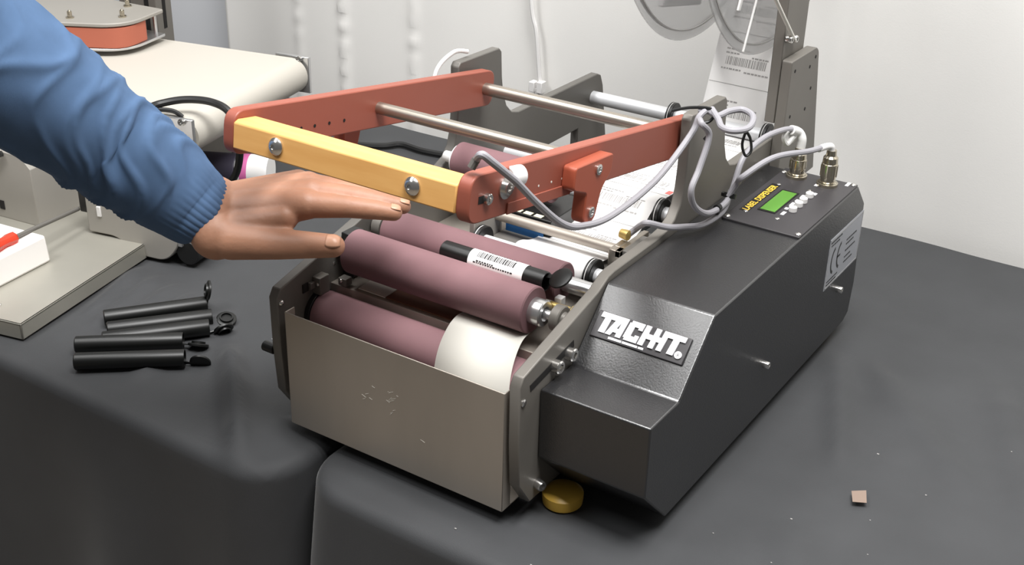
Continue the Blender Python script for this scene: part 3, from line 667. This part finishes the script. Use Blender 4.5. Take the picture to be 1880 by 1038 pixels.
# lower motor guard seen under the wrist
bm = new(); prism(bm, rounded([(-.070, .024), (-.028, .024), (.0, .004), (.045, .003), (.066, .030), (.066, .090), (-.070, .090)], [.003, .01, .02, .02, .012, .004, .004], 6), -.118, -.03, 'xz', CV); mg = obj('motor_guard', bm, 'greypaint', con, 'rounded grey motor guard', bevel=.0015)
bm = new(); cbox(bm, (-.082, -.116, .048), (-.056, -.085, .09)); obj('motor_plug', bm, 'black', con, bevel=.002)
bm = new(); cbox(bm, (-.053, -.120, .048), (-.047, -.112, .062)); obj('plug_latch', bm, 'whitepl', con, bevel=.0008)
bm = new(); cyl(bm, cv(.074, -.115, .019), cv(.074, -.02, .019), .016, seg=22); obj('motor_roller', bm, 'black', con, bevel=.001)
bm = new(); cbox(bm, (.064, -.119, .028), (.070, -.10, .075)); obj('guard_strip', bm, 'alu', con, bevel=.0008)
bm = new(); cbox(bm, (.084, -.112, .030), (.096, -.10, .042)); obj('roller_clip', bm, 'whitepl', con, bevel=.001)
# base plate with a turned down edge
bm = new(); cbox(bm, (-.75, -.345, .018), (.013, .04, .021)); cbox(bm, (.010, -.345, .0015), (.013, -.115, .021)); cbox(bm, (-.75, -.345, .0015), (.013, -.342, .021)); bp_ = obj('base_plate', bm, 'basepl', con, 'bare metal base plate', bevel=.0008)
bm = new(); cbox(bm, (-.74, -.10, -.0005), (-.04, .03, .0185)); obj('base_foot', bm, 'black', con)
screw('screw', cv(-.040, -.318, .021), (0, 0, 1), bp_, .0030, .0022, False)
# orange side belt unit on its upright
plate = rounded([(-.395, .150), (-.27, .155), (-.215, .272), (-.43, .262), (-.66, .150), (-.66, .040)], [0, .035, .006, 0, 0, 0], 8)
plate = rounded([(-.66, -.02), (-.395, .135), (-.215, .182), (-.215, .272), (-.66, .225)], [0, .01, .045, .006, 0], 9)
import itertools
def world_to_cv(x, y):
    q = CV.inverted() @ V((x, y, 0)); return (q.x, q.y)
pl = [world_to_cv(*q) for q in ((-.95, .285), (-.838, .350), (-.700, .428), (-.722, .523), (-.95, .50))]
outl = rounded(pl, [0, .002, .05, .005, 0], 9)
bm = new(); prism(bm, outl, .194, .2000, 'xy', CV); up = obj('guide_top_plate', bm, 'greypaint', con, 'grey plate over the orange belt', bevel=.0015)
bm = new(); prism(bm, outl, .1585, .1625, 'xy', CV); obj('guide_bottom_plate', bm, 'alu', con, bevel=.001)
cen = V((sum(q[0] for q in pl)/5, sum(q[1] for q in pl)/5, 0))
def shrink(q, k): return (cen.x+(q[0]-cen.x)*k, cen.y+(q[1]-cen.y)*k)
pi_ = [shrink(q, .97) for q in pl]
pi_[3] = (pi_[2][0]*.35+pi_[3][0]*.65, pi_[2][1]*.35+pi_[3][1]*.65); pi_[4] = (pi_[4][0], pi_[4][1]-.03)
bm = new(); prism(bm, rounded(pi_, [0, .002, .05, .012, 0], 9), .1635, .1925, 'xy', CV); obj('side_belt', bm, 'beltorange', con, 'orange side belt')
for x, y in ((-.79, .405), (-.735, .455), (-.775, .50)):
    bm = new(); lathe(bm, (x, y, .200), (0, 0, 1), [(0, .006), (.002, .006), (.002, .0035), (.010, .0035), (.010, .002), (.012, .001)], 16); obj('plate_bolt', bm, 'nickel', up)
bm = new(); cyl(bm, (-.732, .512, .1625), (-.732, .512, .194), .003, seg=12); obj('spacer_post', bm, 'alu', con)
bm = new(); cyl(bm, (-.726, .440, .1625), (-.726, .440, .1615), .004, seg=12); obj('plate_bolt', bm, 'nickel', con)
cu = world_to_cv(-.812, .566)
bm = new(); cbox(bm, (cu[0]-.034, cu[1]-.02, .0), (cu[0]+.034, cu[1]+.02, .62))
pst = obj('upright_post', bm, 'plate', con, 'dark grey profile upright', bevel=.001)
bm = new()
for dx in (-.017, .017): cbox(bm, (cu[0]+dx-.004, cu[1]-.0206, .15), (cu[0]+dx+.004, cu[1]-.0195, .62))
cbox(bm, (cu[0]+.0335, cu[1]-.004, .15), (cu[0]+.0346, cu[1]+.004, .62)); obj('profile_groove', bm, 'dark', pst)
cable('drive_cable', [tuple(cv(-.13, .05, .156)), (-.4867, .2472, .162), (-.4772, .2837, .166), (-.4546, .3091, .170), (-.4194, .3225, .170), (-.390, .324, .160), (-.384, .330, .12), (-.405, .340, .07), (-.440, .345, .035), (-.47, .35, .01)], .0050, 'blackcable', con, label='black cable lying over the belt')
cable('drive_cable', [tuple(cv(-.10, -.03, .152)), tuple(cv(-.04, -.02, .160)), tuple(cv(-.01, -.004, .158)), tuple(cv(.004, .0, .150))], .0030, 'blackcable', con)
# grey control box on the base plate
def ctrl():
    m = Matrix.Translation((-.565, .143, .021)) @ Matrix.Rotation(math.radians(7), 4, 'Z')
    t = thing('control_box', 'grey metal electrical box with a black cable, behind the white box at the left edge', 'box', (-.63, .17, .021))
    bm = new(); prism(bm, rounded([(-.22, .0), (0, 0), (0, .078), (-.016, .094), (-.22, .094)], .001, 2), 0, .11, 'xz', m); obj('box_body', bm, 'greypaint', t, bevel=.0015)
    bm = new(); prism(bm, [(-.064, .012), (-.056, .012), (-.056, .024), (-.064, .024)], -.001, .0, 'xz', m); obj('key_slot', bm, 'dark', t)
    bm = new(); tube(bm, [m @ V(p) for p in ((-.04, -.004, .094), (-.055, -.012, .088), (-.085, -.018, .075), (-.13, -.02, .06))], .004, 8); obj('box_cable', bm, 'blackcable', t)
    return t
ctrl()
# white box and screwdriver
wm = Matrix.Translation((-.4700, .0870, .0212)) @ Matrix.Rotation(math.radians(7), 4, 'Z')
bm = new(); prism(bm, [(-.20, 0), (0, 0), (-.004, .034), (-.20, .034)], -.17, 0, 'xz', wm); tag(obj('white_carton', bm, 'whitebox', bevel=.003), 'plain white box lying on the base plate at the left edge', 'box')
sd = thing('screwdriver', 'screwdriver with a clear red handle lying over the white box', 'screwdriver', (-.5, .07, .066))
p0, p1 = V((-.4780, .0130, .0640)), V((-.5150, .1690, .0500)); dd = (p1-p0).normalized()
bm = new(); lathe(bm, p0-dd*.045, dd, [(0, .005), (.003, .0085), (.02, .0095), (.055, .0080), (.070, .0062), (.078, .0078), (.086, .0078), (.090, .004)], 8); obj('handle', bm, 'redplastic', sd, 'clear red plastic handle', ang=20)
bm = new(); cyl(bm, p0+dd*.045, p1, .0027, seg=12); obj('blade', bm, 'plate_dark', sd)
# dark roll with a white and pink end behind the hand
rt = thing('wrapped_roll', 'dark roll with a white and pink label, lying on the cloth below the conveyor end', 'roll', (-.49, .40, 0))
q0, q1 = V((-.545, .405, .024)), V((-.452, .452, .024)); dq = (q1-q0)
bm = new(); cyl(bm, q0, q0+dq*.55, .0235, seg=28); obj('roll_body', bm, 'purple', rt, bevel=.002)
bm = new(); cyl(bm, q0+dq*.55, q0+dq*.62, .0238, seg=28); cyl(bm, q0+dq*.72, q1, .0238, seg=28); obj('white_band', bm, 'paper', rt)
bm = new(); cyl(bm, q0+dq*.62, q0+dq*.72, .0239, seg=28); obj('pink_band', bm, 'pink', rt)
# black cable on the cloth behind the machine
bm = new(); tube(bm, [(-.60, .60, .004), (-.47, .645, .004), (-.424, .669, .004), (-.404, .692, .004), (-.36, .690, .004), (-.3054, .700, .004), (-.22, .72, .004), (-.10, .735, .004)], .0050, 8)
tag(obj('power_cord', bm, 'blackcable'), 'black cord lying on the cloth behind the wooden handle', 'cable')
# scrap of paper and lint
bm = new(); prism(bm, [(.4920, .2265), (.5031, .2354), (.5101, .2168), (.4987, .2108)], .0045, .0048, 'xy'); tag(obj('paper_scrap', bm, 'tan'), 'small tan scrap of paper lying on the right tablecloth', 'paper scrap')
bm = new(); rs = random.Random(8)
for x, y in ((.4103, .1000), (.4900, .310), (.5200, .20), (.46, .16), (.535, .15), (.63, .52), (.625, .49), (.60, .38), (.22, -.03), (.3, -.03), (-.15, .13), (.55, .27), (.47, .09)):
    zz = wr_right(x, y) if x > .05 else wr_left(x, y); l = rs.uniform(.0005, .0011); box(bm, (x-l, y-l*.6, zz), (x+l, y+l*.6, zz+.0008))
o = obj('lint_specks', bm, 'inkgrey'); o['kind'] = 'stuff'; tag(o, 'tiny white lint specks scattered on the tablecloths', 'lint')
# ------------------------------------------------------------------ person: left forearm in a blue sweater, hand over the rollers
per = thing('person', 'person in a blue knitted sweater reaching in from the left, open hand over the rollers', 'person', (-.2, -.22, .4))
def capsule(bm, a, b, ra, rb, seg=20, rings=7):
    a, b = V(a), V(b); d = (b-a).normalized(); L = (b-a).length
    prof = [(-ra*math.cos(t), ra*math.sin(t)) for t in [PI/2*k/rings for k in range(rings+1)]]+[(L+rb*math.sin(t), rb*math.cos(t)) for t in [PI/2*k/rings for k in range(rings+1)]]
    lathe(bm, a, d, prof, seg)
WA, WB = V((-.0493, -.0312, .2486)), V((-.0305, -.0480, .2297))
fing = dict(
    index=[(.0368, -.0007, .2581, .0122), (.0705, .0150, .2592, .0099), (.0905, .0275, .2572, .0089), (.1040, .0370, .2545, .0075)],
    middle=[(.0266, .0161, .2613, .0122), (.0627, .0334, .2604, .0098), (.0842, .0452, .2570, .0088), (.0995, .0554, .2532, .0074)],
    ring=[(.0108, .0293, .2604, .0117), (.0440, .0464, .2576, .0093), (.0633, .0584, .2525, .0084), (.0766, .0670, .2481, .0071)],
    little=[(-.0090, .0378, .2558, .0107), (.0156, .0519, .2529, .0083), (.0299, .0611, .2485, .0075), (.0409, .0681, .2440, .0064)],
    thumb=[(-.0139, -.0467, .2273, .0185), (.0272, -.0346, .2300, .0142), (.0546, -.0246, .2328, .0122), (.0759, -.0132, .2334, .0104)])
bm = new()
for nme, ch in fing.items():
    for a, b in zip(ch, ch[1:]): capsule(bm, a[:3], b[:3], a[3], b[3])
for nme, r0 in (('index', .0175), ('middle', .018), ('ring', .0175), ('little', .016)):
    k = fing[nme][0]; t = {'index': .05, 'middle': .0, 'ring': -.05, 'little': -.1}[nme]
    w0 = WA.lerp(WB, .45+t*2)+V((0, .01, .002)) if nme != 'little' else V((-.052, -.012, .2400))
    capsule(bm, w0, k[:3], r0+.004, k[3]+.0012)
capsule(bm, (-.045, -.045, .2400), (-.0139, -.0467, .2273), .0225, .0185)
capsule(bm, (-.025, -.040, .2310), (.0240, -.0180, .2480), .0200, .0125)     # web between thumb and index
capsule(bm, (-.020, -.030, .2380), (.0200, .0100, .2500), .0190, .0130)      # palm
capsule(bm, (-.035, -.012, .2360), (-.004, .0280, .2440), .0180, .0130)
capsule(bm, WA, WB, .025, .0245)
arm_end = V((-.2176, -.2242, .4616))
capsule(bm, (-.042, -.038, .2420), (-.1000, -.0850, .3000), .0275, .032)
capsule(bm, (-.1000, -.0850, .3000), arm_end, .032, .040)
capsule(bm, arm_end, (-.33, -.44, .72), .042, .050)
body = obj('body', bm, 'skin', per, 'bare hand and wrist', ang=180)
rm = body.modifiers.new('remesh', 'REMESH'); rm.mode = 'VOXEL'; rm.voxel_size = .0017; rm.use_smooth_shade = True
sm = body.modifiers.new('smooth', 'SMOOTH'); sm.iterations = 7; sm.factor = .5
def nail(tip, prev, up, r):
    tip, prev, up = V(tip), V(prev), V(up); d = (tip-prev).normalized(); up = (up-d*up.dot(d)).normalized(); sd_ = d.cross(up)
    bm = new(); rows = []; N = 8
    for i in range(N+1):
        a = -1+2*i/N; row = []
        for k in range(N+1):
            b = -1+2*k/N; wdt = (.62 if r > .01 else .5)*(1-.22*abs(b)**3); ang = a*wdt*1.15
            off = b*r*.62+r*.12; fall = max(0, off)/r                # the finger end is a ball: follow it down
            rad = r*math.sqrt(max(.05, 1-fall**2))+.0004
            row.append(bm.verts.new(tip+d*off+sd_*(math.sin(ang)*rad)+up*(math.cos(ang)*rad)))
        rows.append(row)
    for i in range(N):
        for k in range(N): bm.faces.new((rows[i][k], rows[i+1][k], rows[i+1][k+1], rows[i][k+1]))
    o = obj('fingernail', bm, 'nail', per, ang=180); q = o.modifiers.new('solid', 'SOLIDIFY'); q.thickness = .0010; q.offset = -.7
upv = V((-.05, -.25, .96))
for nme, u_ in (('index', upv), ('middle', upv), ('ring', upv), ('little', upv), ('thumb', V((.20, -.50, .84)))):
    ch = fing[nme]; nail(ch[3][:3], ch[2][:3], u_, ch[3][3])
# sleeve: a tube with gathered folds and a ribbed cuff
SL = [(-.0505, -.0429, .2417, .0300), (-.0532, -.0453, .2450, .0335), (-.0617, -.0499, .2530, .0360), (-.0772, -.0620, .2715, .0420), (-.0908, -.0781, .2925, .0465), (-.1075, -.0910, .3109, .0500), (-.1197, -.1069, .3307, .0525), (-.1312, -.1226, .3501, .0550), (-.1416, -.1388, .3675, .0570), (-.1515, -.1546, .3850, .0590), (-.1649, -.1720, .4036, .0610), (-.1776, -.1890, .4221, .0620), (-.1974, -.2093, .4426, .0630), (-.2176, -.2242, .4616, .0640), (-.25, -.28, .53, .067), (-.285, -.345, .61, .072), (-.33, -.44, .72, .082)]
def sleeve():
    Pts = [V(s[:3]) for s in SL]; P = smooth_path(Pts, 12); rad = []
    for i in range(len(SL)-1):
        for k in range(12): rad.append(SL[i][3]+(SL[i+1][3]-SL[i][3])*k/12)
    rad.append(SL[-1][3]); seg = 160
    bm = new(); uvl = bm.loops.layers.uv.new('uv'); rings = []; u = None; L = 0; ln = []
    for i, p in enumerate(P):
        t = (P[min(i+1, len(P)-1)]-P[max(i-1, 0)]).normalized()
        if u is None: u = frame_of(t)[0]
        u = (u-t*u.dot(t)).normalized(); v = t.cross(u)
        if i: L += (P[i]-P[i-1]).length
        ln.append(L); ring = []
        for k in range(seg):
            a = 2*PI*k/seg; r = rad[i]
            amp = min(1, max(0, (L-.020)/.05))
            dirv = u*math.cos(a)+v*math.sin(a)
            ph = mnoise.noise(p*9+dirv*.7)*4.5
            w1 = 1-abs(math.sin(L*62+a*.8+ph)); w2 = 1-abs(math.sin(L*95-a*1.1+ph*1.3+2))
            m1 = .5+.5*mnoise.noise(V((L*12, math.cos(a)*1.5, math.sin(a)*1.5))); m2 = .5+.5*mnoise.noise(V((L*15+7, math.cos(a)*1.6, math.sin(a)*1.6)))
            r += amp*(.0066*w1*w1*m1+.0052*w2*w2*m2-.0032)+amp*.0030*mnoise.noise(p*16+dirv*1.3)
            if L < .035: r += .0005*math.sin(a*38)*(1-L/.035)
            ring.append(bm.verts.new(p+dirv*r))
        rings.append(ring)
    for i in range(len(P)-1):
        for k in range(seg):
            f = bm.faces.new((rings[i][k], rings[i][(k+1) % seg], rings[i+1][(k+1) % seg], rings[i+1][k]))
            for lp_, (uu_, vv_) in zip(f.loops, ((k/seg, ln[i]*3), ((k+1)/seg, ln[i]*3), ((k+1)/seg, ln[i+1]*3), (k/seg, ln[i+1]*3))): lp_[uvl].uv = (uu_, vv_)
    o = obj('sweater_sleeve', bm, 'knit', per, 'blue knitted sleeve pushed into folds', ang=180); q = o.modifiers.new('solid', 'SOLIDIFY'); q.thickness = .002; q.offset = -1
sleeve()
